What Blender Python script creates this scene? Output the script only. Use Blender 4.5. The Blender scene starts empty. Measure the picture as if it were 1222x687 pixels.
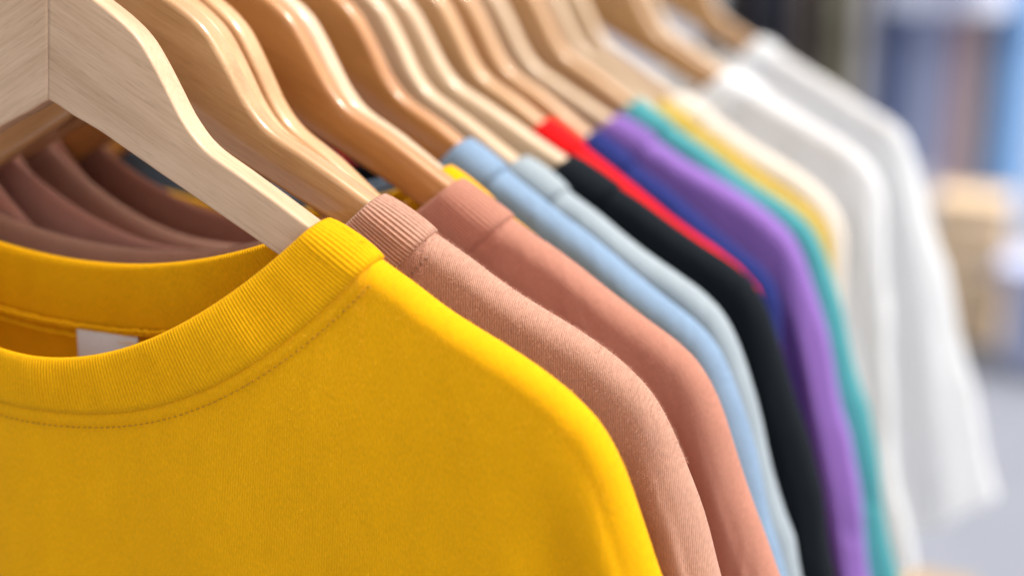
import bpy, math, random
import numpy as np
from mathutils import Matrix, Vector

# ------------------------------------------------------------------ scene, camera, light
scene = bpy.context.scene
COL = scene.collection
Z0 = 1.45                                   # height of the hangers' inner notch above the pavement
RAIL = 0.12                                 # hook contact above that notch

cam_data = bpy.data.cameras.new('camera')
cam = bpy.data.objects.new('camera', cam_data)
COL.objects.link(cam)
scene.camera = cam
FPX, PW, PH = 1600.0, 1222.0, 687.0
VPX, VPY = 1350.0, -100.0                   # vanishing point of the rail
dY = Vector((VPX - PW / 2, VPY - PH / 2, FPX)).normalized()
pit = math.atan2(PH / 2 - VPY, FPX)
dZ = Vector((0, -math.cos(pit), -math.sin(pit)))
dX = dY.cross(dZ)
right = Vector((dX.x, dY.x, dZ.x)); down = Vector((dX.y, dY.y, dZ.y)); fwd = Vector((dX.z, dY.z, dZ.z))
CAM = Vector((0.35423, -0.38409, 0.06490 + Z0))
m = Matrix((right, -down, -fwd)).transposed().to_4x4()
m.translation = CAM
cam.matrix_world = m
cam_data.sensor_width = 36.0
cam_data.lens = FPX / PW * 36.0
cam_data.clip_start = 0.02
cam_data.clip_end = 200
cam_data.dof.use_dof = True
cam_data.dof.focus_distance = 0.480
cam_data.dof.aperture_fstop = 2.65
cam_data.dof.aperture_blades = 0

SUN_EL, SUN_AZ = math.radians(62), math.radians(76)     # azimuth measured from +Y towards +X
world = bpy.data.worlds.new('World')
scene.world = world
world.use_nodes = True
wn = world.node_tree
wn.nodes.clear()
wo = wn.nodes.new('ShaderNodeOutputWorld')
bg = wn.nodes.new('ShaderNodeBackground')
sky = wn.nodes.new('ShaderNodeTexSky')
sky.sky_type = 'NISHITA'
sky.sun_disc = False
sky.sun_elevation = SUN_EL
sky.sun_rotation = SUN_AZ
sky.air_density = 1.0
sky.dust_density = 4.0
sky.ozone_density = 1.0
hs = wn.nodes.new('ShaderNodeHueSaturation')
hs.inputs['Saturation'].default_value = 0.10
wn.links.new(sky.outputs[0], hs.inputs['Color'])
wn.links.new(hs.outputs[0], bg.inputs['Color'])
wn.links.new(bg.outputs[0], wo.inputs['Surface'])
bg.inputs['Strength'].default_value = 0.15

sun_data = bpy.data.lights.new('sun', 'SUN')
sun_data.energy = 1.7
sun_data.angle = math.radians(8)
sun_data.color = (1.0, 0.94, 0.86)
sun = bpy.data.objects.new('sun', sun_data)
COL.objects.link(sun)
sd = Vector((math.sin(SUN_AZ) * math.cos(SUN_EL), math.cos(SUN_AZ) * math.cos(SUN_EL), math.sin(SUN_EL)))
sun.rotation_euler = sd.to_track_quat('Z', 'Y').to_euler()
sun.location = (2, 2, 5)

scene.view_settings.view_transform = 'Standard'
scene.view_settings.look = 'None'
scene.view_settings.gamma = 1.0
scene.view_settings.use_curve_mapping = False
scene.view_settings.exposure = 0.74
scene.render.engine = 'CYCLES'
scene.cycles.use_denoising = True
scene.cycles.max_bounces = 10
scene.cycles.diffuse_bounces = 6

rnd = random.Random(7)
nrs = np.random.default_rng(11)

# ------------------------------------------------------------------ helpers
def tag(o, label, cat, group=None, kind=None):
    if label: o['label'] = label
    if cat: o['category'] = cat
    if group: o['group'] = group
    if kind: o['kind'] = kind
    return o

def empty(name, loc, rot=(0, 0, 0)):
    o = bpy.data.objects.new(name, None)
    o.empty_display_size = 0.05
    o.location = loc
    o.rotation_euler = rot
    COL.objects.link(o)
    return o

def mesh_obj(name, verts, faces, mat, parent=None, smooth=True, uv=None, attr=None, merge=0.0):
    me = bpy.data.meshes.new(name)
    me.from_pydata([tuple(v) for v in verts], [], [tuple(f) for f in faces])
    if attr is not None:
        a = me.attributes.new('grain', 'FLOAT_VECTOR', 'POINT')
        a.data.foreach_set('vector', np.asarray(attr, dtype=np.float32).ravel())
    if merge > 0:
        import bmesh
        bm = bmesh.new(); bm.from_mesh(me)
        bmesh.ops.remove_doubles(bm, verts=bm.verts, dist=merge)
        bm.to_mesh(me); bm.free()
    me.update()
    if smooth:
        me.polygons.foreach_set('use_smooth', [True] * len(me.polygons))
    if mat: me.materials.append(mat)
    o = bpy.data.objects.new(name, me)
    COL.objects.link(o)
    if parent: o.parent = parent
    return o

def grid_faces(nu, nv, off=0, closed_u=False, flip=False):
    F = []
    for i in range(nu if closed_u else nu - 1):
        i2 = (i + 1) % nu
        for j in range(nv - 1):
            f = (off + i * nv + j, off + i2 * nv + j, off + i2 * nv + j + 1, off + i * nv + j + 1)
            F.append(f[::-1] if flip else f)
    return F

def sstep(a, b, x):
    t = np.clip((np.asarray(x, float) - a) / (b - a), 0, 1)
    return t * t * (3 - 2 * t)

def box_data(cx, cy, cz, sx, sy, sz, bev=0.0):
    """bevelled box: 24 verts -> (verts, faces)"""
    hx, hy, hz = sx / 2, sy / 2, sz / 2
    b = min(bev, hx * .9, hy * .9, hz * .9)
    if b <= 0:
        V = [(cx + a * hx, cy + c * hy, cz + d * hz) for a in (-1, 1) for c in (-1, 1) for d in (-1, 1)]
        F = [(0, 1, 3, 2), (4, 6, 7, 5), (0, 4, 5, 1), (2, 3, 7, 6), (0, 2, 6, 4), (1, 5, 7, 3)]
        return V, F
    import bmesh
    bm = bmesh.new()
    bmesh.ops.create_cube(bm, size=1.0)
    for v in bm.verts: v.co = (cx + v.co.x * sx, cy + v.co.y * sy, cz + v.co.z * sz)
    bmesh.ops.bevel(bm, geom=bm.edges[:], offset=b, segments=2, affect='EDGES', profile=0.5)
    bm.verts.ensure_lookup_table()
    V = [tuple(v.co) for v in bm.verts]
    F = [tuple(v.index for v in f.verts) for f in bm.faces]
    bm.free()
    return V, F

def tube_data(path, rad, n=12, cap=True):
    P = [Vector(p) for p in path]
    V, F = [], []
    up = None
    for i, p in enumerate(P):
        t = (P[min(i + 1, len(P) - 1)] - P[max(i - 1, 0)]).normalized()
        if up is None:
            up = Vector((0, 0, 1)) if abs(t.z) < .9 else Vector((0, 1, 0))
        a = (up - t * up.dot(t)).normalized()
        b = t.cross(a)
        up = a
        r = rad[i] if isinstance(rad, (list, tuple)) else rad
        for k in range(n):
            an = 2 * math.pi * k / n
            V.append(tuple(p + a * (r * math.cos(an)) + b * (r * math.sin(an))))
    for i in range(len(P) - 1):
        for k in range(n):
            F.append((i * n + k, i * n + (k + 1) % n, (i + 1) * n + (k + 1) % n, (i + 1) * n + k))
    if cap:
        F.append(tuple(range(n))[::-1])
        F.append(tuple((len(P) - 1) * n + k for k in range(n)))
    return V, F

def catmull(P, sub):
    P = np.asarray(P, float)
    Q = np.vstack([2 * P[0] - P[1], P, 2 * P[-1] - P[-2]])
    out = []
    for i in range(1, len(Q) - 2):
        for t in np.linspace(0, 1, sub, endpoint=False):
            a, b, c, d = Q[i - 1], Q[i], Q[i + 1], Q[i + 2]
            out.append(.5 * ((2 * b) + (c - a) * t + (2 * a - 5 * b + 4 * c - d) * t * t + (3 * b - a - 3 * c + d) * t ** 3))
    out.append(P[-1])
    return np.array(out)

# ------------------------------------------------------------------ materials
def new_mat(name):
    mt = bpy.data.materials.new(name)
    mt.use_nodes = True
    nt = mt.node_tree
    b = nt.nodes['Principled BSDF']
    return mt, nt, b

def simple_mat(name, col, rough=0.6, metal=0.0, noise=0.12, scale=40.0):
    mt, nt, b = new_mat(name)
    tc = nt.nodes.new('ShaderNodeTexCoord')
    nz = nt.nodes.new('ShaderNodeTexNoise'); nz.inputs['Scale'].default_value = scale
    nz.inputs['Detail'].default_value = 5
    nt.links.new(tc.outputs['Object'], nz.inputs['Vector'])
    rp = nt.nodes.new('ShaderNodeValToRGB')
    c0 = [max(0, c * (1 - noise)) for c in col]; c1 = [min(1, c * (1 + noise)) for c in col]
    rp.color_ramp.elements[0].position = .3; rp.color_ramp.elements[1].position = .7
    rp.color_ramp.elements[0].color = (*c0, 1); rp.color_ramp.elements[1].color = (*c1, 1)
    nt.links.new(nz.outputs['Fac'], rp.inputs['Fac'])
    nt.links.new(rp.outputs['Color'], b.inputs['Base Color'])
    b.inputs['Roughness'].default_value = rough
    b.inputs['Metallic'].default_value = metal
    return mt

def wood_mat(name, light, dark, rough=0.32, coat=0.5, seed=0.0, pores=0.5):
    mt, nt, b = new_mat(name)
    N = nt.nodes.new; L = nt.links.new
    at = N('ShaderNodeAttribute'); at.attribute_name = 'grain'
    oi = N('ShaderNodeObjectInfo')
    mul = N('ShaderNodeVectorMath'); mul.operation = 'ADD'
    cmb = N('ShaderNodeCombineXYZ')
    mm = N('ShaderNodeMath'); mm.operation = 'MULTIPLY'; mm.inputs[1].default_value = 7.3
    L(oi.outputs['Random'], mm.inputs[0])
    for k in range(3): L(mm.outputs[0], cmb.inputs[k])
    L(at.outputs['Vector'], mul.inputs[0]); L(cmb.outputs[0], mul.inputs[1])
    def aniso(sx, sy, sz, scale, detail, rough_=0.6, dist=0.0):
        mp = N('ShaderNodeMapping'); mp.inputs['Scale'].default_value = (sx, sy, sz)
        L(mul.outputs[0], mp.inputs['Vector'])
        nz = N('ShaderNodeTexNoise'); nz.inputs['Scale'].default_value = scale
        nz.inputs['Detail'].default_value = detail; nz.inputs['Roughness'].default_value = rough_
        nz.inputs['Distortion'].default_value = dist
        L(mp.outputs[0], nz.inputs['Vector'])
        return nz.outputs['Fac']
    broad = aniso(5, 60, 60, 1.6, 4, .55, .6)          # growth-ring bands along the arm
    fine = aniso(28, 620, 620, 1.7, 6, .68)            # fibre streaks
    pore = aniso(90, 1500, 1500, 1.0, 3, .6)           # short dark pores
    blot = aniso(22, 30, 30, 1.0, 3, .5)
    m1 = N('ShaderNodeMath'); m1.operation = 'MULTIPLY_ADD'; m1.inputs[1].default_value = .55
    m2 = N('ShaderNodeMath'); m2.operation = 'MULTIPLY_ADD'; m2.inputs[1].default_value = .50
    m3 = N('ShaderNodeMath'); m3.operation = 'MULTIPLY_ADD'; m3.inputs[1].default_value = .35
    L(broad, m1.inputs[0]); m1.inputs[2].default_value = -.20
    L(fine, m2.inputs[0]); L(m1.outputs[0], m2.inputs[2])
    L(blot, m3.inputs[0]); L(m2.outputs[0], m3.inputs[2])
    rp = N('ShaderNodeValToRGB')
    rp.color_ramp.elements[0].position = .35; rp.color_ramp.elements[1].position = .62
    rp.color_ramp.elements[0].color = (*dark, 1); rp.color_ramp.elements[1].color = (*light, 1)
    L(m3.outputs[0], rp.inputs['Fac'])
    pr = N('ShaderNodeMapRange'); pr.inputs['From Min'].default_value = .30; pr.inputs['From Max'].default_value = .42
    pr.inputs['To Min'].default_value = 1 - .35 * pores; pr.inputs['To Max'].default_value = 1.0
    L(pore, pr.inputs['Value'])
    mx = N('ShaderNodeMix'); mx.data_type = 'RGBA'; mx.blend_type = 'MULTIPLY'; mx.inputs['Factor'].default_value = 1
    L(rp.outputs['Color'], mx.inputs['A']); L(pr.outputs[0], mx.inputs['B'])
    L(mx.outputs['Result'], b.inputs['Base Color'])
    rr = N('ShaderNodeMapRange'); rr.inputs['To Min'].default_value = rough + .12; rr.inputs['To Max'].default_value = rough - .06
    L(fine, rr.inputs['Value']); L(rr.outputs[0], b.inputs['Roughness'])
    bp = N('ShaderNodeBump'); bp.inputs['Strength'].default_value = .25; bp.inputs['Distance'].default_value = .0002
    L(fine, bp.inputs['Height']); L(bp.outputs[0], b.inputs['Normal'])
    bp2 = N('ShaderNodeBump'); bp2.inputs['Strength'].default_value = .12; bp2.inputs['Distance'].default_value = .0002
    L(pore, bp2.inputs['Height']); L(bp2.outputs[0], b.inputs['Coat Normal'])
    b.inputs['Coat Weight'].default_value = coat
    b.inputs['Coat Roughness'].default_value = .10
    b.inputs['Specular IOR Level'].default_value = .4
    return mt

def cloth_mat(name, col, rough=0.9, sheen=0.25, knit=1.0, mottle=0.13, trans=.12, wrinkle=.3):
    mt, nt, b = new_mat(name)
    N = nt.nodes.new; L = nt.links.new
    at = N('ShaderNodeAttribute'); at.attribute_name = 'grain'
    # wales of the jersey: fine columns, broken up along their length
    mp = N('ShaderNodeMapping'); mp.inputs['Scale'].default_value = (1500, 520, 1)
    mp.inputs['Rotation'].default_value = (0, 0, math.radians(9))
    L(at.outputs['Vector'], mp.inputs['Vector'])
    n1 = N('ShaderNodeTexNoise'); n1.inputs['Scale'].default_value = 1.0; n1.inputs['Detail'].default_value = 3
    L(mp.outputs[0], n1.inputs['Vector'])
    mp2 = N('ShaderNodeMapping'); mp2.inputs['Scale'].default_value = (110, 60, 60)
    L(at.outputs['Vector'], mp2.inputs['Vector'])
    n2 = N('ShaderNodeTexNoise'); n2.inputs['Scale'].default_value = 1.0; n2.inputs['Detail'].default_value = 5
    L(mp2.outputs[0], n2.inputs['Vector'])
    wv = N('ShaderNodeTexWave'); wv.wave_type = 'BANDS'; wv.bands_direction = 'X'
    wv.inputs['Scale'].default_value = 480; wv.inputs['Distortion'].default_value = 1.2
    wv.inputs['Detail'].default_value = 2; wv.inputs['Detail Scale'].default_value = 2
    L(at.outputs['Vector'], wv.inputs['Vector'])
    mxh = N('ShaderNodeMath'); mxh.operation = 'MULTIPLY_ADD'; mxh.inputs[1].default_value = .45
    L(wv.outputs['Fac'], mxh.inputs[0]); L(n1.outputs['Fac'], mxh.inputs[2])
    def scaled(c, k): return tuple(min(1.0, max(0.0, x * k)) for x in c)
    rp = N('ShaderNodeValToRGB')
    rp.color_ramp.elements[0].position = .28; rp.color_ramp.elements[1].position = .72
    rp.color_ramp.elements[0].color = (*scaled(col, 1 - mottle), 1)
    rp.color_ramp.elements[1].color = (*scaled(col, 1 + mottle), 1)
    mix = N('ShaderNodeMath'); mix.operation = 'MULTIPLY_ADD'; mix.inputs[1].default_value = .75
    L(n1.outputs['Fac'], mix.inputs[0])
    m5 = N('ShaderNodeMath'); m5.operation = 'MULTIPLY'; m5.inputs[1].default_value = .25
    L(n2.outputs['Fac'], m5.inputs[0]); L(m5.outputs[0], mix.inputs[2])
    L(mix.outputs[0], rp.inputs['Fac'])
    L(rp.outputs['Color'], b.inputs['Base Color'])
    bp = N('ShaderNodeBump'); bp.inputs['Strength'].default_value = .6 * knit; bp.inputs['Distance'].default_value = .0003
    L(mxh.outputs[0], bp.inputs['Height'])
    bp3 = N('ShaderNodeBump'); bp3.inputs['Strength'].default_value = .10; bp3.inputs['Distance'].default_value = .0010
    L(n2.outputs['Fac'], bp3.inputs['Height']); L(bp.outputs[0], bp3.inputs['Normal'])
    mp4 = N('ShaderNodeMapping'); mp4.inputs['Scale'].default_value = (34, 13, 34); mp4.inputs['Rotation'].default_value = (0, 0, math.radians(-24))
    L(at.outputs['Vector'], mp4.inputs['Vector'])
    n4 = N('ShaderNodeTexNoise'); n4.inputs['Scale'].default_value = 1.0; n4.inputs['Detail'].default_value = 2; n4.inputs['Distortion'].default_value = 1.2
    L(mp4.outputs[0], n4.inputs['Vector'])
    bp4 = N('ShaderNodeBump'); bp4.inputs['Strength'].default_value = wrinkle; bp4.inputs['Distance'].default_value = .006   # soft creases from hanging
    L(n4.outputs['Fac'], bp4.inputs['Height']); L(bp3.outputs[0], bp4.inputs['Normal'])
    bp3 = bp4
    L(bp3.outputs[0], b.inputs['Normal'])
    b.inputs['Roughness'].default_value = rough
    b.inputs['Specular IOR Level'].default_value = .15
    b.inputs['Sheen Weight'].default_value = sheen
    b.inputs['Sheen Roughness'].default_value = .45
    b.inputs['Sheen Tint'].default_value = (*scaled([c * .6 + .35 for c in col], 1), 1)
    tr = N('ShaderNodeBsdfTranslucent')
    L(rp.outputs['Color'], tr.inputs['Color']); L(bp3.outputs[0], tr.inputs['Normal'])
    ms = N('ShaderNodeMixShader'); ms.inputs[0].default_value = trans
    L(b.outputs[0], ms.inputs[1]); L(tr.outputs[0], ms.inputs[2])
    L(ms.outputs[0], nt.nodes['Material Output'].inputs['Surface'])
    return mt

metal_mat = simple_mat('brushed steel', (.55, .55, .56), .28, 1.0, .05)
dark_metal = simple_mat('dark painted steel', (.05, .05, .055), .45, .0, .1)

# ------------------------------------------------------------------ setting
def pavement():
    mt, nt, b = new_mat('pavement')
    N = nt.nodes.new; L = nt.links.new
    tc = N('ShaderNodeTexCoord')
    nz = N('ShaderNodeTexNoise'); nz.inputs['Scale'].default_value = 6; nz.inputs['Detail'].default_value = 8
    L(tc.outputs['Object'], nz.inputs['Vector'])
    rp = N('ShaderNodeValToRGB')
    rp.color_ramp.elements[0].color = (.18, .19, .225, 1); rp.color_ramp.elements[1].color = (.27, .28, .325, 1)
    L(nz.outputs['Fac'], rp.inputs['Fac']); L(rp.outputs[0], b.inputs['Base Color'])
    b.inputs['Roughness'].default_value = .8
    S = 60
    o = mesh_obj('pavement', [(-S, -S, 0), (S, -S, 0), (S, S, 0), (-S, S, 0)], [(0, 1, 2, 3)], mt, smooth=False)
    tag(o, None, None, kind='structure')
pavement()

# ------------------------------------------------------------------ clothes rack
YA, YB = -0.28, 0.88
def clothes_rack():
    e = empty('clothes_rack', (0, (YA + YB) / 2, 0))
    yo = (YA + YB) / 2
    zr = Z0 + RAIL - .0125
    V, F = tube_data([(0, YA - yo - .04, zr), (0, YB - yo + .04, zr)], .0125, 20)
    mesh_obj('rail', V, F, metal_mat, e)
    for y in (YA, YB):
        V, F = tube_data([(0, y - yo, .03), (0, y - yo, zr - .014)], .0125, 16)
        mesh_obj('post', V, F, dark_metal, e)
        V, F = tube_data([(-.24, y - yo, .016), (.24, y - yo, .016)], .0155, 16)
        mesh_obj('foot', V, F, dark_metal, e)
    tag(e, 'steel clothes rail on dark posts carrying the row of wooden hangers', 'clothes rack')
clothes_rack()

# ------------------------------------------------------------------ hangers
TOPC = np.array([(0, .0475), (.010, .0450), (.024, .0368), (.0342, .0302), (.0418, .0235), (.0474, .0152), (.0522, .0066), (.0585, -.0045),
                 (.0667, -.0136), (.0804, -.0217), (.0938, -.0296), (.1087, -.0386), (.140, -.0566), (.175, -.0766), (.1985, -.0906), (.2070, -.0972)])
BOTC = np.array([(0, 0), (.0040, -.0018), (.0105, -.0052), (.0170, -.0080), (.0230, -.0108), (.0300, -.0146), (.0400, -.0200), (.0477, -.0242),
                 (.0590, -.0302), (.0740, -.0382), (.0870, -.0452), (.1000, -.0524), (.132, -.0697), (.167, -.0890), (.190, -.1022), (.1995, -.1062)])

TOPS, BOTS = catmull(TOPC, 5), catmull(BOTC, 5)

def bend(x, k):                              # extra downward set of the arms of one hanger
    return -k * np.maximum(0, np.abs(x) - .085)

def hanger_arm(side, thick, rad, k, slant):
    """rounded-rectangle section swept from the centre joint to the tip"""
    V, A = [], []
    nq = 5
    ht = thick / 2
    n = 0
    for i in range(len(TOPS)):
        T, B = TOPS[i].copy(), BOTS[i].copy()
        T[1] += bend(T[0], k); B[1] += bend(B[0], k)
        if i < 1:
            pass
        T[0] += slant * T[1] * side * math.exp(-(T[0] / .012) ** 2)
        ax = T - B; Ln = np.hypot(*ax); ax /= Ln
        tipw = 1.0 if i < len(TOPS) - 4 else [1, .96, .85, .6, .3][i - (len(TOPS) - 5)]
        r = min(rad, ht * .98) 
        hh = ht * (.55 + .45 * tipw) if tipw < 1 else ht
        rr = min(r, hh * .98)
        pts = []
        for (sy, sv) in ((-1, 1), (1, 1), (1, -1), (-1, -1)):
            for q in range(nq):
                a0 = {(-1, 1): math.pi, (1, 1): math.pi / 2, (1, -1): 0, (-1, -1): -math.pi / 2}[(sy, sv)]
                an = a0 - q / (nq - 1) * math.pi / 2
                cy = sy * (hh - rr); cv = (Ln - rr) if sv > 0 else rr
                pts.append((cy + rr * math.cos(an), cv + rr * math.sin(an)))
        for (y, v) in pts:
            p = B + ax * v
            V.append((side * p[0], y, p[1] - RAIL))
            ca, sa = math.cos(-.5), math.sin(-.5)
            A.append((p[0] * ca + p[1] * sa + (3.1 if side < 0 else 0), y, -p[0] * sa + p[1] * ca))
        n = len(pts)
    F = []
    for i in range(len(TOPS) - 1):
        for j in range(n):
            f = (i * n + j, i * n + (j + 1) % n, (i + 1) * n + (j + 1) % n, (i + 1) * n + j)
            F.append(f if side > 0 else f[::-1])
    c0 = tuple(range(n)); c1 = tuple((len(TOPS) - 1) * n + j for j in range(n))
    F.append(c0[::-1] if side > 0 else c0); F.append(c1 if side > 0 else c1[::-1])
    return V, F, A

def make_hanger(Y, yaw, roll, k, mat, label, thick=.0099, rad=.0022, slant=0.0):
    e = empty('clothes_hanger', (0, Y, Z0 + RAIL), (0, roll, yaw))
    for s in (1, -1):
        V, F, A = hanger_arm(s, thick, rad, k, slant)
        V = [(x + s * .00012, y, z) for x, y, z in V]
        mesh_obj('arm', V, F, mat, e, attr=A)
    path = [(0, 0, .040 - RAIL), (0, 0, .066 - RAIL)]
    cz, R = .1025 - RAIL, .0160
    path += [(0.0, 0, cz - R * 1.35)]
    for d in range(-65, 200, 12):
        an = math.radians(d)
        path.append((R * math.cos(an), 0, cz + R * math.sin(an)))
    V, F = tube_data(path, .0017, 10)
    # lift so that the inside of the hook rests on the rail
    V = [(x, y, z + (.0017 - (cz + R) + .0001)) if z > .08 - RAIL else (x, y, z) for x, y, z in V]
    mesh_obj('hook', V, F, metal_mat, e)
    V, F = tube_data([(0, 0, .0455 - RAIL), (0, 0, .0492 - RAIL)], [.0042, .0034], 14)
    mesh_obj('ferrule', V, F, metal_mat, e)
    tag(e, label, 'hanger', 'wooden hangers lined up on the clothes rail')
    return e

# ------------------------------------------------------------------ T-shirts
RIDGE = np.array([(.0, .0262), (.04, .0031), (.08, -.0199), (.105, -.0337), (.12, -.0424), (.1337, -.0502), (.165, -.0680), (.190, -.0818), (.203, -.0897),
                  (.2125, -.0980), (.2195, -.1090), (.2255, -.1232), (.2350, -.149), (.249, -.194), (.262, -.245), (.275, -.300), (.288, -.350), (.297, -.385)])
RS = catmull(RIDGE, 8)
XI, XS = .115, .135                           # inner edge and seam of the neck band, measured along the shoulder

class Shirt:
    def __init__(s, Y, yaw, roll, k, gf, gb, fine, seed, flare=0.0, fold=.002, dz=0.0, drop=0.0, nl=1.0, bdrop=0.0, tuck=0.0, crx=0.0, crw=.011, crs=.2, nr=1.0):
        s.nl, s.bdrop, s.crx, s.crw, s.crs, s.nr = nl, bdrop, crx, crw, crs, nr
        s.k, s.fine, s.flare, s.fold, s.dz, s.drop = k, fine, flare, fold, dz, drop
        s.rf, s.rb = min(.0086, gf - .0012 if gf < .012 else gf * .86), min(.0086, gb - .0012 if gb < .012 else gb * .86)
        s.gf, s.gb = gf, gb
        rg = np.random.default_rng(seed)
        s.ph = rg.uniform(0, 6.28, 8); s.fr = rg.uniform(18, 46, 8); s.am = rg.uniform(.4, 1, 8)
        s.ridge = RS.copy()
        s.ridge[:, 1] += bend(s.ridge[:, 0], k) + dz
        s.ridge[:, 0] += flare * sstep(-.12, -.40, s.ridge[:, 1])
        s.ridge[:, 0] -= tuck * (.45 * sstep(-.106, -.175, s.ridge[:, 1]) + .55 * sstep(-.15, -.32, s.ridge[:, 1]))
        zz = s.ridge[:, 1]
        s.ridge[:, 0] += .0013 * sstep(-.112, -.17, zz) * np.sin(zz * 66 + s.ph[4]) + .0012 * np.exp(-((zz + .20) / .006) ** 2)
        s.ridge[:, 1] += .0008 * sstep(.140, .155, s.ridge[:, 0]) * np.sin(s.ridge[:, 0] * 95 + s.ph[5])
        for q in range(1, len(s.ridge)):            # the edge never folds back under itself
            s.ridge[q, 0] = max(s.ridge[q, 0], s.ridge[q - 1, 0] + .00012)
        s.ra = np.r_[0, np.cumsum(np.hypot(*np.diff(s.ridge, axis=0).T))]
    def rz(s, x):
        return np.interp(np.abs(x), s.ridge[:, 0], s.ridge[:, 1])
    def h(s, x, z, w, front):
        """half thickness at drop w below the ridge"""
        r = s.rf if front else s.rb
        g = s.gf if front else s.gb
        w = np.maximum(w, 0)
        base = np.where(w < r, np.sqrt(np.maximum(0, r * r - (r - np.minimum(w, r)) ** 2)), r)
        room = max(0.0, min(g, .030) - r)
        grow = room * .45 * (1 - np.exp(-np.maximum(0, w - r) / .07))
        bul = min(.011, .35 * room) if front else min(.004, .3 * room)
        cen = bul * np.maximum(0, 1 - (x / .15) ** 2) ** 1.5 * sstep(.0, .07, w) * (1 - .6 * sstep(.12, .4, w))
        amp = min(s.fold, .2 * room + .0010)
        f = 0
        for q in range(4):
            f = f + s.am[q] * np.sin(x * s.fr[q] * 2.2 + s.ph[q] + z * 5 * (q - 1.5)) * .5
        fo = amp * f * sstep(.05, .22, w)
        # the crease where the sleeve swings free of the body
        ax = np.abs(x)
        x0 = .196 + s.crx + s.crs * np.maximum(0, -.118 - z)
        cr = -min(1.6 * s.fold + .0015, .55 * g) * np.exp(-((ax - x0) / s.crw) ** 2) * sstep(-.105, -.165, z)
        cr = cr + .5 * min(1.6 * s.fold + .0015, .4 * g) * np.exp(-((ax - x0 - 2 * s.crw) / (1.1 * s.crw)) ** 2) * sstep(-.10, -.155, z)
        return base + grow + cen + fo + cr * sstep(.0, .016, w)
    def zcurve(s, x, which, front):
        x = np.asarray(x, float)
        if which == 'inner':
            X, D = XI, (.0535 + s.drop if front else .0285 + s.bdrop)
            p = 2.0
        else:
            X, D = XS, (.0612 + s.drop if front else .0425 + s.bdrop)
            p = 2.3
        q = np.clip(np.where(x < 0, x / (X * s.nl), x / (X * s.nr)), -1, 1)
        zb = s.rz(X * s.nr) * (1 + q) / 2 + s.rz(X * s.nl) * (1 - q) / 2
        return zb - D * (1 - np.abs(q) ** p)
    def surf(s, x, z, front):
        w = s.rz(x) - z
        y = s.h(x, z, w, front)
        return np.stack([x, -y if front else y, z], -1)

    def rows(s, r, total, n):
        th = np.linspace(0, math.pi / 2, 9 if s.fine else 6)
        a = r * (1 - np.cos(th))
        t = np.linspace(0, 1, n) ** 1.35
        return np.r_[a, r + (total - r) * t[1:]]

    def body_grid(s, front):
        nn, nr = (150, 70) if s.fine else (64, 34)
        tau = np.linspace(-math.pi / 2, math.pi / 2, nn)
        neck = XS * np.sin(tau) * np.where(tau < 0, s.nl, s.nr)
        nm = 54 if s.fine else 26
        XB = .2255
        ii = s.ra
        a0 = np.interp(XS * s.nr, s.ridge[:, 0], ii); a1 = np.interp(XB, s.ridge[:, 0], ii)
        aa = np.linspace(a0, a1, nm)[1:]
        sx = np.interp(aa, ii, s.ridge[:, 0])
        b0 = np.interp(XS * s.nl, s.ridge[:, 0], ii)
        sl = np.interp(np.linspace(b0, a1, nm)[1:], ii, s.ridge[:, 0])
        X = np.r_[-sl[::-1], neck, sx]
        return X, s.sheet(X, front, -.64, nr)

    def sheet(s, X, front, zlow, nr):
        r = s.rf if front else s.rb
        P = np.zeros((len(X), 0, 3))
        cols = []
        for i, x in enumerate(X):
            ax = abs(x)
            lim = XS * s.nr if x >= 0 else XS * s.nl
            if ax < lim - 1e-9:
                zs = float(s.zcurve(np.array(x), 'seam', front))
                w0 = float(s.rz(x)) - zs
            else:
                zs = float(s.rz(x)); w0 = 0.0
            zl = zlow(ax) if callable(zlow) else zlow
            tot = max(zs - zl, .012)
            w = s.rows(r, tot, nr)
            # inward normal of the ridge, used only for the rounded shoulder edge
            e = 1e-3
            dzdx = float((s.rz(ax + e) - s.rz(ax - e)) / (2 * e))
            n = np.array([dzdx, -1.0]); n /= np.hypot(*n)
            q = float(sstep(.155, .215, ax))
            d = np.array([0, -1.0]) * (1 - q) + n * q; d /= np.hypot(*d)
            off = np.minimum(w, r)
            px = ax + d[0] * off
            pz = zs + d[1] * off - (w - off)
            pz = np.maximum(pz, zl) if False else pz
            sg = 1 if x >= 0 else -1
            hh = s.h(sg * px, pz, w0 + w, front)
            # seam allowance: raised welt under the neck band that ends at the stitch line
            if ax < XS + .01:
                sl = 2.3 * (.0655 if front else .0425) / XS * min(1, ax / XS) ** 1.3
                cs = 1 / math.hypot(1, sl)
                wp = w * cs
                welt = .0008 * min(1.0, w0 / .004) * (1 - sstep(.0040, .0062, wp)) * (1 - sstep(XS - .004, XS + .01, ax) * .3)
                hh = hh + welt
            cols.append(np.stack([sg * px, (-hh if front else hh), pz], -1))
        return np.array(cols)

    def emit(s, name, grids, mat, parent, zoff, extra_flip=False):
        V, F, A = [], [], []
        for P, flip in grids:
            off = len(V)
            nu, nv = P.shape[:2]
            for i in range(nu):
                for j in range(nv):
                    p = P[i, j]
                    V.append((p[0], p[1], p[2] - zoff)); A.append((p[0], p[2], p[1]))
            F += grid_faces(nu, nv, off, flip=flip)
        return mesh_obj(name, V, F, mat, parent, attr=A, merge=2e-6)

def offset_normals(P):
    du = np.gradient(P, axis=0); dv = np.gradient(P, axis=1)
    n = np.cross(du, dv)
    n /= np.maximum(1e-12, np.linalg.norm(n, axis=2, keepdims=True))
    return n

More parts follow.
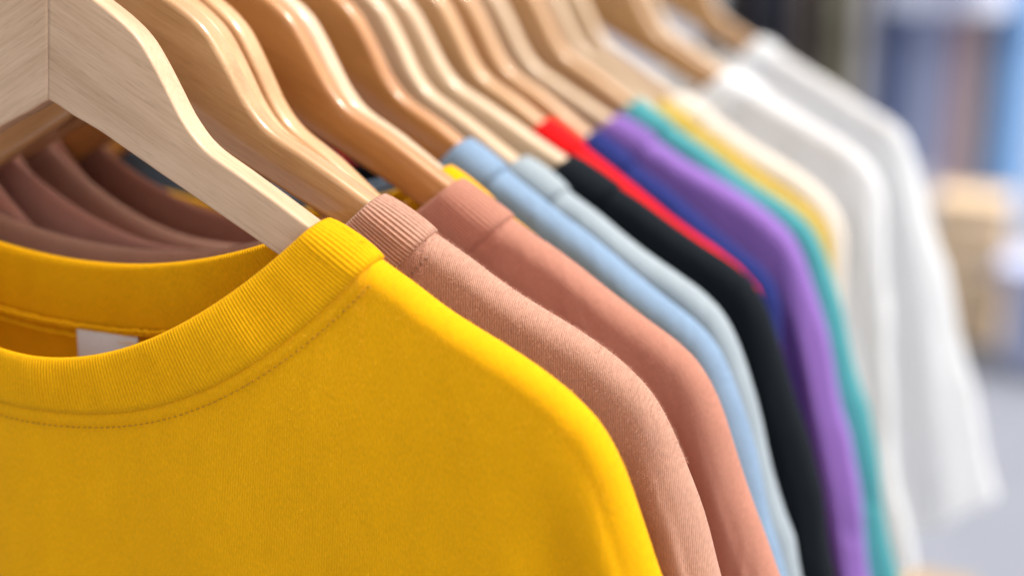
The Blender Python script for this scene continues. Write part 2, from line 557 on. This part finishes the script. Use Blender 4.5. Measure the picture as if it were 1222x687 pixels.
def make_shirt(Y, yaw, roll, k, gf, gb, mats, label, fine=False, seed=1, flare=0, fold=.002, dz=0, drop=0.0, nl=1.0, bdrop=0.0, tuck=0.0, crx=0.0, crw=.011, crs=.2, nr=1.0,
               tag_label=False, stitch=False, fuzz=0):
    cloth, ribmat, thread = mats
    S = Shirt(Y, yaw, roll, k, gf, gb, fine, seed, flare, fold, dz, drop, nl, bdrop, tuck, crx, crw, crs, nr)
    e = empty('t_shirt', (0, Y, Z0 + RAIL), (0, roll, yaw))
    zo = RAIL
    X, Pf = S.body_grid(True)
    _, Pb = S.body_grid(False)
    S.emit('body', [(Pf, False), (Pb, True)], cloth, e, zo)
    # sleeves
    xe = S.ridge[-1, 0]; ze = S.ridge[-1, 1]
    a0 = np.interp(.2255, S.ridge[:, 0], S.ra)
    aa = np.linspace(a0, S.ra[-1], 44 if fine else 26)
    sx = np.interp(aa, S.ra, S.ridge[:, 0])
    zl = lambda ax: ze - .010 - .065 * (xe - ax) / (xe - .2255)
    for sg in (1, -1):
        XX = sx * sg
        A1 = S.sheet(XX, True, zl, 30 if fine else 20)
        A2 = S.sheet(XX, False, zl, 30 if fine else 20)
        for A_ in (A1, A2):                     # turned hem, a little thicker
            zz = A_[:, -1:, 2]
            hem = (A_[:, :, 2] - zz) < .02
            A_[:, :, 1] += np.where(hem, .0007, 0) * np.sign(A_[:, :, 1])
        S.emit('sleeve', [(A1, sg < 0), (A2, sg > 0)], cloth, e, zo)
    # neck band: a ribbed folded strip all the way round
    nt_ = 3800 if fine else 180
    nv = 9 if fine else 6
    tau = np.linspace(0, 2 * math.pi, nt_, endpoint=False)
    ct = np.cos(tau); st = np.sin(tau) * np.where(np.sin(tau) < 0, nl, nr)          # st = 1 right shoulder, ct > 0 front
    fr = ct >= 0
    vv = np.linspace(-.03, 1.04, nv)
    B = np.zeros((nt_, nv, 3))
    for j, v in enumerate(vv):
        x = (XI * (1 - v) + XS * v) * st
        zf = S.zcurve(XI * st, 'inner', True) * (1 - v) + S.zcurve(XS * st, 'seam', True) * v
        zb = S.zcurve(XI * st, 'inner', False) * (1 - v) + S.zcurve(XS * st, 'seam', False) * v
        zf = np.minimum(zf, S.rz(x)); zb = np.minimum(zb, S.rz(x))
        pf = S.surf(x, zf, True); pb = S.surf(x, zb, False)
        B[:, j] = np.where(fr[:, None], pf, pb)
    # smooth the loop lightly where it crosses the shoulder
    for it in range(6 if fine else 1):
        B = .5 * B + .25 * (np.roll(B, 1, 0) + np.roll(B, -1, 0))
    Bp = np.concatenate([B[-2:], B, B[:2]], 0)
    n = offset_normals(Bp)[2:-2]
    cen = np.array([0, 0, -.25])
    sgn = np.sign(np.sum(n * (B - cen), axis=2, keepdims=True)); sgn[sgn == 0] = 1
    # outward = away from the inside of the shirt
    outd = np.stack([np.zeros(nt_), np.where(fr, -1, 1), np.full(nt_, .6)], -1)[:, None, :]
    sgn = np.sign(np.sum(n * outd, axis=2, keepdims=True)); sgn[sgn == 0] = 1
    n = n * sgn
    seg = np.linalg.norm(np.roll(B[:, nv // 2], -1, 0) - B[:, nv // 2], axis=1)
    arc = np.r_[0, np.cumsum(seg)[:-1]]; Ltot = seg.sum()
    nrib = round(Ltot / .00138)
    ribw = np.cos(2 * math.pi * arc / Ltot * nrib)
    ripple = (.00017 * ribw * (1 + .35 * np.sin(arc * 37 + S.ph[2]) * np.sin(arc * 83 + S.ph[3]))) if fine else 0 * arc
    u = np.clip((vv + .03) / 1.07, 0, 1)
    puff = .0013 + .0007 * np.sin(math.pi * np.clip(u, 0, 1)) ** .6
    jit = (.00025 * np.sin(arc * 90 + S.ph[0]) + .0002 * np.sin(arc * 211 + S.ph[1]))
    outer = B + n * (puff[None, :, None] + ripple[:, None, None] * np.minimum(1, 4 * u * (1 - u) + .35)[None, :, None] + (jit[:, None] * np.sin(math.pi * u)[None, :])[:, :, None])
    inner = B - n * (.0007 + .0003 * np.sin(math.pi * u))[None, :, None] + n * (ripple[:, None] * 1.25)[:, :, None]
    ring = np.concatenate([outer, inner[:, ::-1]], 1)        # closed section
    # rounded fold at the inner (top) edge
    edge_dir = B[:, 0] - B[:, 1]; edge_dir /= np.linalg.norm(edge_dir, axis=1, keepdims=True)
    mid = (outer[:, 0] + inner[:, 0]) / 2 + edge_dir * .0009
    ring = np.concatenate([mid[:, None], ring], 1)
    nvv = ring.shape[1]
    V = ring.reshape(-1, 3).copy(); V[:, 2] -= zo
    A = np.stack([np.repeat(arc, nvv), np.tile(np.linspace(0, .06, nvv), nt_), np.zeros(nt_ * nvv)], -1)
    F = []
    for i in range(nt_):
        i2 = (i + 1) % nt_
        for j in range(nvv):
            j2 = (j + 1) % nvv
            F.append((i * nvv + j, i * nvv + j2, i2 * nvv + j2, i2 * nvv + j))
    mesh_obj('neck_band', V, F, ribmat, e, attr=A)
    if stitch:
        # line of thread below the neck seam
        V, F = [], []
        tt = np.linspace(-1.40, 1.40, 2600)
        x = (XS + .0050) * np.sin(tt) * np.where(tt > 0, nr, nl)
        D = .0612 + drop
        z = S.rz((XS + .0045) * nr) * (1 + np.sin(tt)) / 2 + S.rz((XS + .0045) * nl) * (1 - np.sin(tt)) / 2 - .0012 - (D + .0025) * (1 - np.abs(np.sin(tt)) ** 2.3)
        z = np.minimum(z, S.rz(x) - .0002)
        P = S.surf(x, z, True)
        P[:, 1] -= .00065
        al = np.r_[0, np.cumsum(np.linalg.norm(np.diff(P, axis=0), axis=1))]
        pos = np.arange(.001, al[-1] - .002, .00255)
        for a in pos:
            ln = .0013 + rnd.uniform(-.0002, .0003)
            q = [np.array([np.interp(b_, al, P[:, c]) for c in range(3)]) for b_ in (a, a + ln * .5, a + ln)]
            q[0][1] += .0003; q[2][1] += .0003; q[1][1] -= .00015
            for p in q: p[2] -= zo
            v, f = tube_data(q, [.00018, .00026, .00018], 6)
            o_ = len(V); V += v; F += [tuple(i + o_ for i in ff) for ff in f]
        mesh_obj('stitching', V, F, thread, e)
        # overlocked seam inside the back of the neck: a chain of small loops
        V, F = [], []
        tt = np.linspace(-1.35, 1.35, 2400)
        x = XS * np.sin(tt) * .97
        for row, zz_ in enumerate((.0012, -.0012, -.0036)):
            z = S.zcurve(x, 'seam', False) + zz_
            P = S.surf(x, z, False); P[:, 1] -= .0030
            al = np.r_[0, np.cumsum(np.linalg.norm(np.diff(P, axis=0), axis=1))]
            for a in np.arange(0, al[-1] - .003, .0019):
                ln = .0019
                q = [np.array([np.interp(b_, al, P[:, c]) for c in range(3)]) for b_ in (a, a + ln * .5, a + ln)]
                q[0][2] += rnd.uniform(-.0007, .0003); q[1][2] += .0009 * (1 if row % 2 else -.8); q[2][2] += rnd.uniform(-.0005, .0005)
                q[1][1] -= .0006
                for p in q: p[2] -= zo
                v, f = tube_data(q, [.00035, .0008, .00035], 6)
                o_ = len(V); V += v; F += [tuple(i + o_ for i in ff) for ff in f]
        mesh_obj('overlock_seam', V, F, ribmat, e)
    if tag_label:
        nu, nv2 = 12, 10
        V, F = [], []
        for side in (0, 1):
            for i in range(nu):
                for j in range(nv2):
                    x = -.0085 + .0290 * i / (nu - 1)
                    z = float(S.zcurve(np.array(.0), 'seam', False)) - .0008 - .030 * j / (nv2 - 1)
                    p = S.surf(np.array(x), np.array(z), False)
                    y = p[1] - .0036 - .003 * (j / nv2) - .0006 * math.sin(i * .5) - (.0006 if side else 0)
                    V.append((x + .0008 * j / nv2, y, z - zo))
            F += grid_faces(nu, nv2, side * nu * nv2, flip=bool(side))
        mesh_obj('care_label', V, F, LABELM, e)
    if fuzz:
        add_fuzz(S, X, Pf, Pb, B, n, cloth, e, zo, fuzz, sx)
    tag(e, label, 't-shirt', 't-shirts hanging in a row on the clothes rail')
    return e

def add_fuzz(S, X, Pf, Pb, B, nB, mat, e, zo, count, sx):
    """loose cotton fibres standing off the cloth"""
    src = []
    for P, sg in ((Pf, -1), (Pb, 1)):
        m_ = P[len(P) // 2:, :40]
        nn = offset_normals(m_)
        flip = np.sign(nn[..., 1:2] * sg + nn[..., 2:3] * .5); flip[flip == 0] = 1
        src.append((m_, nn * flip, .42))
    src_w = [.62, .38]
    V, F = [], []
    for c in range(count):
        P, nn, _ = src[0] if nrs.random() < src_w[0] else src[1]
        i = int(nrs.integers(0, P.shape[0] - 1)); j = int(min(P.shape[1] - 2, abs(nrs.normal()) * 14))
        a, b_ = nrs.random(2)
        p = P[i, j] * (1 - a) * (1 - b_) + P[i + 1, j] * a * (1 - b_) + P[i, j + 1] * (1 - a) * b_ + P[i + 1, j + 1] * a * b_
        nrm = nn[i, j]
        t = nrs.normal(size=3); t -= nrm * t.dot(nrm); t /= np.linalg.norm(t) + 1e-9
        ln = .0006 + .0011 * nrs.random() ** 2
        w = np.cross(t, nrm) * .000026
        mid = p + nrm * ln * .55 + t * ln * .3
        tip = p + nrm * ln * .8 + t * ln * .9
        k0 = len(V)
        for q in (p - w, p + w, mid + w * .8, mid - w * .8, tip):
            V.append((q[0], q[1], q[2] - zo))
        F += [(k0, k0 + 1, k0 + 2, k0 + 3), (k0 + 3, k0 + 2, k0 + 4)]
    o = mesh_obj('fuzz', V, F, FUZZ[mat.name], e, attr=[(0, 0, 0)] * len(V))
    o['kind'] = 'stuff'

LABELM = simple_mat('woven label', (.62, .60, .58), .8, 0, .06, 900)

FUZZ = {}
def cm(name, col, fine=False, sheen=.2, mottle=.13, knit=1.0, trans=.12, wrinkle=.4):
    c = cloth_mat(name + ' jersey', col, sheen=sheen, mottle=mottle, knit=knit, trans=trans, wrinkle=wrinkle)
    r = cloth_mat(name + ' rib', tuple(x * .97 for x in col), sheen=sheen, mottle=mottle, knit=.6, wrinkle=.1)
    FUZZ[c.name] = simple_mat(name + ' fibre', tuple(min(1, x * 1.15 + .02) for x in col), .9, 0, .1, 800)
    t = simple_mat(name + ' thread', tuple(x * .5 for x in col), .8, 0, .1, 800)  # darker than the cloth: shade of the stitch dimples put into the thread colour
    return (c, r, t)

PALE = wood_mat('pale maple', (.70, .47, .295), (.53, .325, .185), .40, .2)
TAN = wood_mat('tan beech', (.58, .325, .14), (.41, .20, .07), .30, .9)
CARA = wood_mat('caramel wood', (.52, .225, .06), (.40, .155, .036), .28, .9, pores=.2)
HONEY = wood_mat('honey beech', (.67, .385, .18), (.53, .27, .105), .28, .9, pores=.3)
CREAM = wood_mat('cream maple', (.74, .53, .335), (.59, .385, .215), .30, .9, pores=.3)

YEL = cm('yellow', (.87, .42, .001), sheen=.02, wrinkle=.18)
ROSE = cm('rose', (.54, .29, .205), mottle=.17, sheen=.2, wrinkle=.22)
DUSTY = cm('dusty pink', (.66, .32, .24))
BRICK = cm('brick pink', (.68, .37, .265))
TERRA = cm('terracotta', (.51, .225, .155), sheen=.2)
LBLUE = cm('light blue', (.235, .335, .47))
MINT = cm('pale mint', (.36, .41, .44))
BLACK = cm('black', (.008, .011, .015), sheen=.05)
RED = cm('red', (.80, .008, .010), sheen=.05)
NAVY = cm('navy', (.02, .03, .16), sheen=.05)
PURP = cm('purple', (.30, .155, .50), sheen=.3)
TEAL = cm('teal', (.08, .34, .36))
PYEL = cm('pale yellow', (.60, .40, .055))
CREM = cm('cream', (.80, .71, .60))
WHITE = cm('white', (.90, .90, .90), trans=.3)

# Y, yaw, roll, bend, hanger wood, shirt cloth, shirt options, hanger words, shirt words
ROW = [
 (0.0000, 0.033, 0.002, -0.012, PALE, YEL, dict(fine=True, nr=.97, tag_label=True, stitch=True, fuzz=12000, fold=.003, drop=.002),
  'pale matte wooden hanger inside the bright yellow shirt with the white neck label', 'bright yellow t-shirt with ribbed collar and a white label inside its neck'),
 (0.0335, 0.055, -0.022, 0.035, TAN, ROSE, dict(fine=True, nr=.96, stitch=True, fuzz=42000, fold=.003),
  'tan grained hanger carrying the fuzzy rose shirt behind the bright yellow one', 'fuzzy rose pink t-shirt directly behind the bright yellow one'),
 (0.0485, 0.000, 0.015, 0.120, HONEY, DUSTY, dict(fine=True, fold=.001, nl=.80, bdrop=.006),
  'honey coloured hanger pressed tight against the back of the tan grained one', 'dusty dark pink t-shirt squeezed behind the fuzzy rose one'),
 (0.0660, -0.045, 0.028, 0.120, HONEY, BRICK, dict(fine=False, fold=.001, nl=.78, bdrop=.008),
  'honey coloured hanger with rounded edges just before the first caramel one', 'brick pink t-shirt squeezed between dusty pink and terracotta shirts'),
 (0.0905, 0.010, -0.034, 0.085, CARA, TERRA, dict(fine=True, nl=.76, bdrop=.004, fuzz=12000, fold=.003),
  'dark caramel hanger holding the terracotta pink shirt', 'terracotta pink t-shirt in front of the light blue one'),
 (0.1090, -0.018, 0.000, 0.062, CREAM, YEL, dict(nr=.93, fold=.001),
  'cream hanger squeezed between the two dark caramel ones', 'deep yellow t-shirt of which only a collar sliver shows beside light blue'),
 (0.1470, -0.010, 0.002, 0.085, CARA, LBLUE, dict(nr=.85, fold=.003),
  'dark caramel hanger holding the light blue shirt', 'light blue t-shirt behind the terracotta pink one'),
 (0.1767, -0.020, 0.015, 0.040, CREAM, MINT, dict(fold=.002),
  'cream hanger holding the pale grey mint shirt', 'pale grey mint t-shirt between light blue and black ones'),
 (0.1963, 0.043, -0.003, 0.010, CREAM, BLACK, dict(nr=1.09, fold=.003, bdrop=-.012),
  'thick cream hanger holding the black shirt', 'black t-shirt in front of the red one'),
 (0.2369, -0.024, 0.010, 0.070, HONEY, RED, dict(nr=.88, fold=.002, tuck=.055),
  'honey hanger holding the bright red shirt', 'bright red t-shirt wedged between black and navy ones'),
 (0.2690, -0.018, 0.012, 0.100, HONEY, NAVY, dict(fold=.002, tuck=.045),
  'honey hanger holding the navy shirt', 'navy blue t-shirt between red and purple ones'),
 (0.3030, 0.035, 0.025, -0.050, CREAM, PURP, dict(fold=.008, crx=.009, crw=.006, crs=.27, fine=True),
  'bright cream hanger holding the purple shirt', 'purple t-shirt with a deep crease at its sleeve'),
 (0.3490, -0.019, 0.003, 0.035, HONEY, TEAL, dict(nr=.95, fold=.003),
  'honey hanger holding the teal shirt', 'teal t-shirt behind the purple one'),
 (0.3795, -0.013, 0.009, 0.034, CREAM, PYEL, dict(fold=.002, tuck=.045),
  'cream hanger holding the pale mustard yellow shirt', 'pale mustard yellow t-shirt between teal and cream ones'),
 (0.4200, -0.020, 0.015, 0.000, CREAM, CREM, dict(fold=.002, tuck=.045),
  'cream hanger holding the cream coloured shirt', 'cream coloured t-shirt between mustard yellow and white ones'),
 (0.5110, 0.009, -0.009, -0.030, TAN, WHITE, dict(fold=.004, tuck=.036),
  'tan hanger holding the white shirt next to the cream one', 'white t-shirt next to the cream coloured one'),
 (0.5467, -0.009, 0.008, 0.020, CREAM, WHITE, dict(fold=.003, tuck=.032),
  'cream hanger holding the middle one of the three white shirts', 'white t-shirt in the middle of the three white ones'),
 (0.6860, 0.009, 0.011, -0.018, TAN, WHITE, dict(nr=.84, fold=.004, flare=.014),
  'last tan hanger of the row holding the white shirt at the end', 'white t-shirt at the far end of the row'),
]
for i, (Y, yaw, roll, k, wood, cloth, opt, hl, sl) in enumerate(ROW):
    gf = .030 if i == 0 else .47 * (Y - ROW[i - 1][0])
    gb = .030 if i == len(ROW) - 1 else .47 * (ROW[i + 1][0] - Y)
    make_hanger(Y, yaw, roll, k, wood, hl, rad=.0012 if i == 0 else .0026, slant=.11 if i == 0 else 0)
    make_shirt(Y, yaw, roll, k, min(gf, .03), min(gb, .03), cloth, sl, seed=i + 3, **opt)

# ------------------------------------------------------------------ background: a second rack across the walkway
def at(px, py, Y):
    d = right * (px - PW / 2) + down * (py - PH / 2) + fwd * FPX
    return CAM + d * ((Y - CAM.y) / d.y)

def on_ground(px, py):
    d = right * (px - PW / 2) + down * (py - PH / 2) + fwd * FPX
    return CAM + d * (-CAM.z / d.z)

BY = 6.3
def back_rack():
    xa, xb = at(800, 0, BY).x, at(1330, 0, BY).x
    e = empty('clothes_rack', ((xa + xb) / 2, BY, 0)); w = (xb - xa) / 2
    V, F = tube_data([(-w, 0, 1.72), (w, 0, 1.72)], .016, 12); mesh_obj('rail', V, F, metal_mat, e)
    for s_ in (-1, 1):
        V, F = tube_data([(s_ * w, 0, .03), (s_ * w, 0, 1.70)], .016, 12); mesh_obj('post', V, F, metal_mat, e)
        V, F = tube_data([(s_ * w, -.26, .02), (s_ * w, .26, .02)], .018, 12); mesh_obj('foot', V, F, metal_mat, e)
    tag(e, 'steel rail far behind holding a row of dark and pastel garments', 'clothes rack')
back_rack()

def garment(px, width, zb, col, label, dy=0.0, seed=0, cat='garment', name='hanging_garment', depth=.44):
    """a long garment seen from its side on a hanger: body, two sleeves, hook"""
    rg = np.random.default_rng(seed)
    c = at(px, 60, BY + dy)
    e = empty(name, (c.x, BY + dy, 1.70))
    mt = simple_mat(name + ' cloth', col, .9, 0, .12, 14)
    na, nz = 40, 26
    zt, zb_ = -.10, zb - 1.70
    V, F = [], []
    ph = rg.uniform(0, 6.28, 3)
    for j in range(nz):
        t = j / (nz - 1)
        z = zt + (zb_ - zt) * t
        hy = depth / 2 * (.25 + .75 * min(1, (t / .10)) ** .6) * (1 + .06 * t)
        hx = width / 2 * (.35 + .65 * min(1, t / .12) ** .7) * (.82 + .18 * t)
        for i in range(na):
            a = 2 * math.pi * i / na
            f = 1 + (.13 * math.sin(5 * a + ph[0]) + .08 * math.sin(9 * a + ph[1])) * min(1, t * 2.5)
            sup = (abs(math.cos(a)) ** .8 * math.copysign(1, math.cos(a)), abs(math.sin(a)) ** .8 * math.copysign(1, math.sin(a)))
            V.append((hx * sup[0] * f, hy * sup[1] * (1 + .25 * (f - 1)), z))
    for j in range(nz - 1):
        for i in range(na):
            F.append((j * na + i, (j + 1) * na + i, (j + 1) * na + (i + 1) % na, j * na + (i + 1) % na))
    F.append(tuple(range(na)))
    mesh_obj('body', V, F, mt, e)
    for s_ in (-1, 1):
        ln = min(.60, (zt - zb_) * .72)
        pth = [(0, s_ * depth * .40, zt - .05), (width * .05, s_ * depth * .49, zt - .12), (width * .10, s_ * depth * .55, zt - .3 * ln / .6), (width * .05, s_ * depth * .56, zt - ln)]
        v, f = tube_data([tuple(q) for q in catmull(pth, 4)], [width * .34] * 13, 14)
        mesh_obj('sleeve', v, f, mt, e)
    v, f = tube_data([(0, 0, zt - .01), (0, 0, -.01)] + [(0, .02 * math.sin(a), .017 + .02 - .02 * math.cos(a) - .02) for a in (.4, .9, 1.5, 2.1, 2.7, 3.2)], .003, 6)
    mesh_obj('hook', v, f, metal_mat, e)
    tag(e, label, cat, 'garments on the far rack')

garment(868, .14, .55, (.055, .045, .022), 'dark olive coat on the far rack next to the charcoal one', seed=1)
garment(903, .17, .50, (.035, .030, .036), 'charcoal black coat on the far rack', seed=2)
garment(938, .13, .52, (.045, .050, .070), 'dark slate coat on the far rack beside the charcoal one', seed=3)
garment(966, .12, .55, (.15, .115, .095), 'taupe brown coat on the far rack', seed=4)
garment(988, .08, .55, (.018, .022, .020), 'thin nearly black garment on the far rack', seed=5, dy=.1)
garment(1010, .11, .45, (.42, .38, .26), 'khaki olive coat on the far rack', seed=6)
garment(1040, .13, .38, (.60, .57, .56), 'beige grey coat on the far rack', seed=7)
garment(1070, .12, .30, (.15, .21, .40), 'slate blue coat on the far rack', seed=8)
garment(1110, .22, .36, (.37, .42, .60), 'wide blue grey coat on the far rack', seed=9)
garment(1150, .13, .20, (.60, .46, .53), 'dusty pink coat on the far rack', seed=10)
garment(1174, .11, .26, (.50, .37, .31), 'reddish brown coat on the far rack', seed=11)
garment(1212, .22, .12, (.24, .44, .76), 'sky blue coat at the end of the far rack', seed=12)
garment(1126, .46, 1.12, (.74, .77, .92), 'short pale lavender blouse hanging in front of the far rack', seed=13, dy=-.52, depth=.40)

def slat_crate(px, py, w, d, h, label, col, rot=0.0):
    g = on_ground(px, py)
    e = empty('wooden_crate', (g.x, g.y, 0), (0, 0, rot))
    wm = simple_mat('crate pine', col, .7, 0, .2, 9)
    n = max(3, int(h / .10)); sh = h / n
    for j in range(n):
        z = sh * (j + .5)
        for (cx, cy, sx, sy) in ((0, -d / 2, w, .014), (0, d / 2, w, .014), (-w / 2, 0, .014, d - .02), (w / 2, 0, .014, d - .02)):
            V, F = box_data(cx, cy, z, sx, sy, sh - .012, .003)
            mesh_obj('slat', V, F, wm, e, smooth=False)
    for sx in (-1, 1):
        for sy in (-1, 1):
            V, F = box_data(sx * (w / 2 - .025), sy * (d / 2 - .022), h / 2, .028, .028, h, .003)
            mesh_obj('corner_post', V, F, wm, e, smooth=False)
    V, F = box_data(0, 0, h + .008, w + .02, d + .02, .016, .004)
    mesh_obj('lid', V, F, wm, e, smooth=False)
    tag(e, label, 'crate', 'wooden crates on the pavement')
slat_crate(1148, 400, .24, .26, .52, 'tall tan slatted crate standing on the pavement below the far rack', (.82, .60, .38))
slat_crate(1106, 790, .13, .16, .14, 'low tan slatted crate on the pavement under the white shirts', (.52, .32, .12))

def storage_bin(px, py, label):
    g = on_ground(px, py)
    e = empty('storage_bin', (g.x, g.y, 0))
    mt = simple_mat('bin plastic', (.50, .54, .74), .45, 0, .05, 6)
    prof = [(.17, .004), (.18, .015), (.205, .36), (.222, .362), (.222, .378), (.198, .378), (.172, .03), (0.0, .028)]
    V, F = [], []
    n = 40
    for r, z in prof:
        for i in range(n):
            a = 2 * math.pi * i / n
            k_ = (abs(math.cos(a)) ** 4 + abs(math.sin(a)) ** 4) ** -.25
            V.append((r * k_ * math.cos(a), r * k_ * math.sin(a) * .8, z))
    for j in range(len(prof) - 1):
        for i in range(n):
            F.append((j * n + i, j * n + (i + 1) % n, (j + 1) * n + (i + 1) % n, (j + 1) * n + i))
    F.append(tuple(range(n))[::-1])
    mesh_obj('tub', V, F, mt, e)
    for s_ in (-1, 1):
        v, f = tube_data([(s_ * .215, -.05, .33), (s_ * .245, -.045, .33), (s_ * .25, 0, .33), (s_ * .245, .045, .33), (s_ * .215, .05, .33)], .008, 8)
        mesh_obj('handle', v, f, mt, e)
    tag(e, label, 'bin')
storage_bin(1262, 440, 'periwinkle blue storage bin on the pavement beside the tall crate')

def tote_bag(px, py, label):
    g = on_ground(px, py)
    e = empty('tote_bag', (g.x, g.y, 0))
    mt = simple_mat('canvas', (.62, .63, .70), .9, 0, .06, 20)
    V, F = [], []
    n, nz = 32, 10
    for j in range(nz):
        t = j / (nz - 1)
        hy = .07 * (1 - .75 * t) + .004; hx = .15 + .01 * math.sin(3 * t)
        for i in range(n):
            a = 2 * math.pi * i / n
            f = 1 + .06 * math.sin(4 * a + 3 * t)
            V.append((hx * f * abs(math.cos(a)) ** .7 * math.copysign(1, math.cos(a)), hy * f * abs(math.sin(a)) ** .7 * math.copysign(1, math.sin(a)), .40 * t + .003))
    for j in range(nz - 1):
        for i in range(n):
            F.append((j * n + i, j * n + (i + 1) % n, (j + 1) * n + (i + 1) % n, (j + 1) * n + i))
    F.append(tuple(range(n))[::-1])
    mesh_obj('bag', V, F, mt, e)
    for s_ in (-1, 1):
        v, f = tube_data([(-.07, s_ * .018, .36), (-.065, s_ * .02, .48), (-.03, s_ * .02, .56), (.03, s_ * .02, .56), (.065, s_ * .02, .48), (.07, s_ * .018, .36)], .009, 8)
        mesh_obj('handle', v, f, mt, e)
    tag(e, label, 'bag')
tote_bag(1192, 262, 'white canvas tote bag standing on the pavement behind the crate')
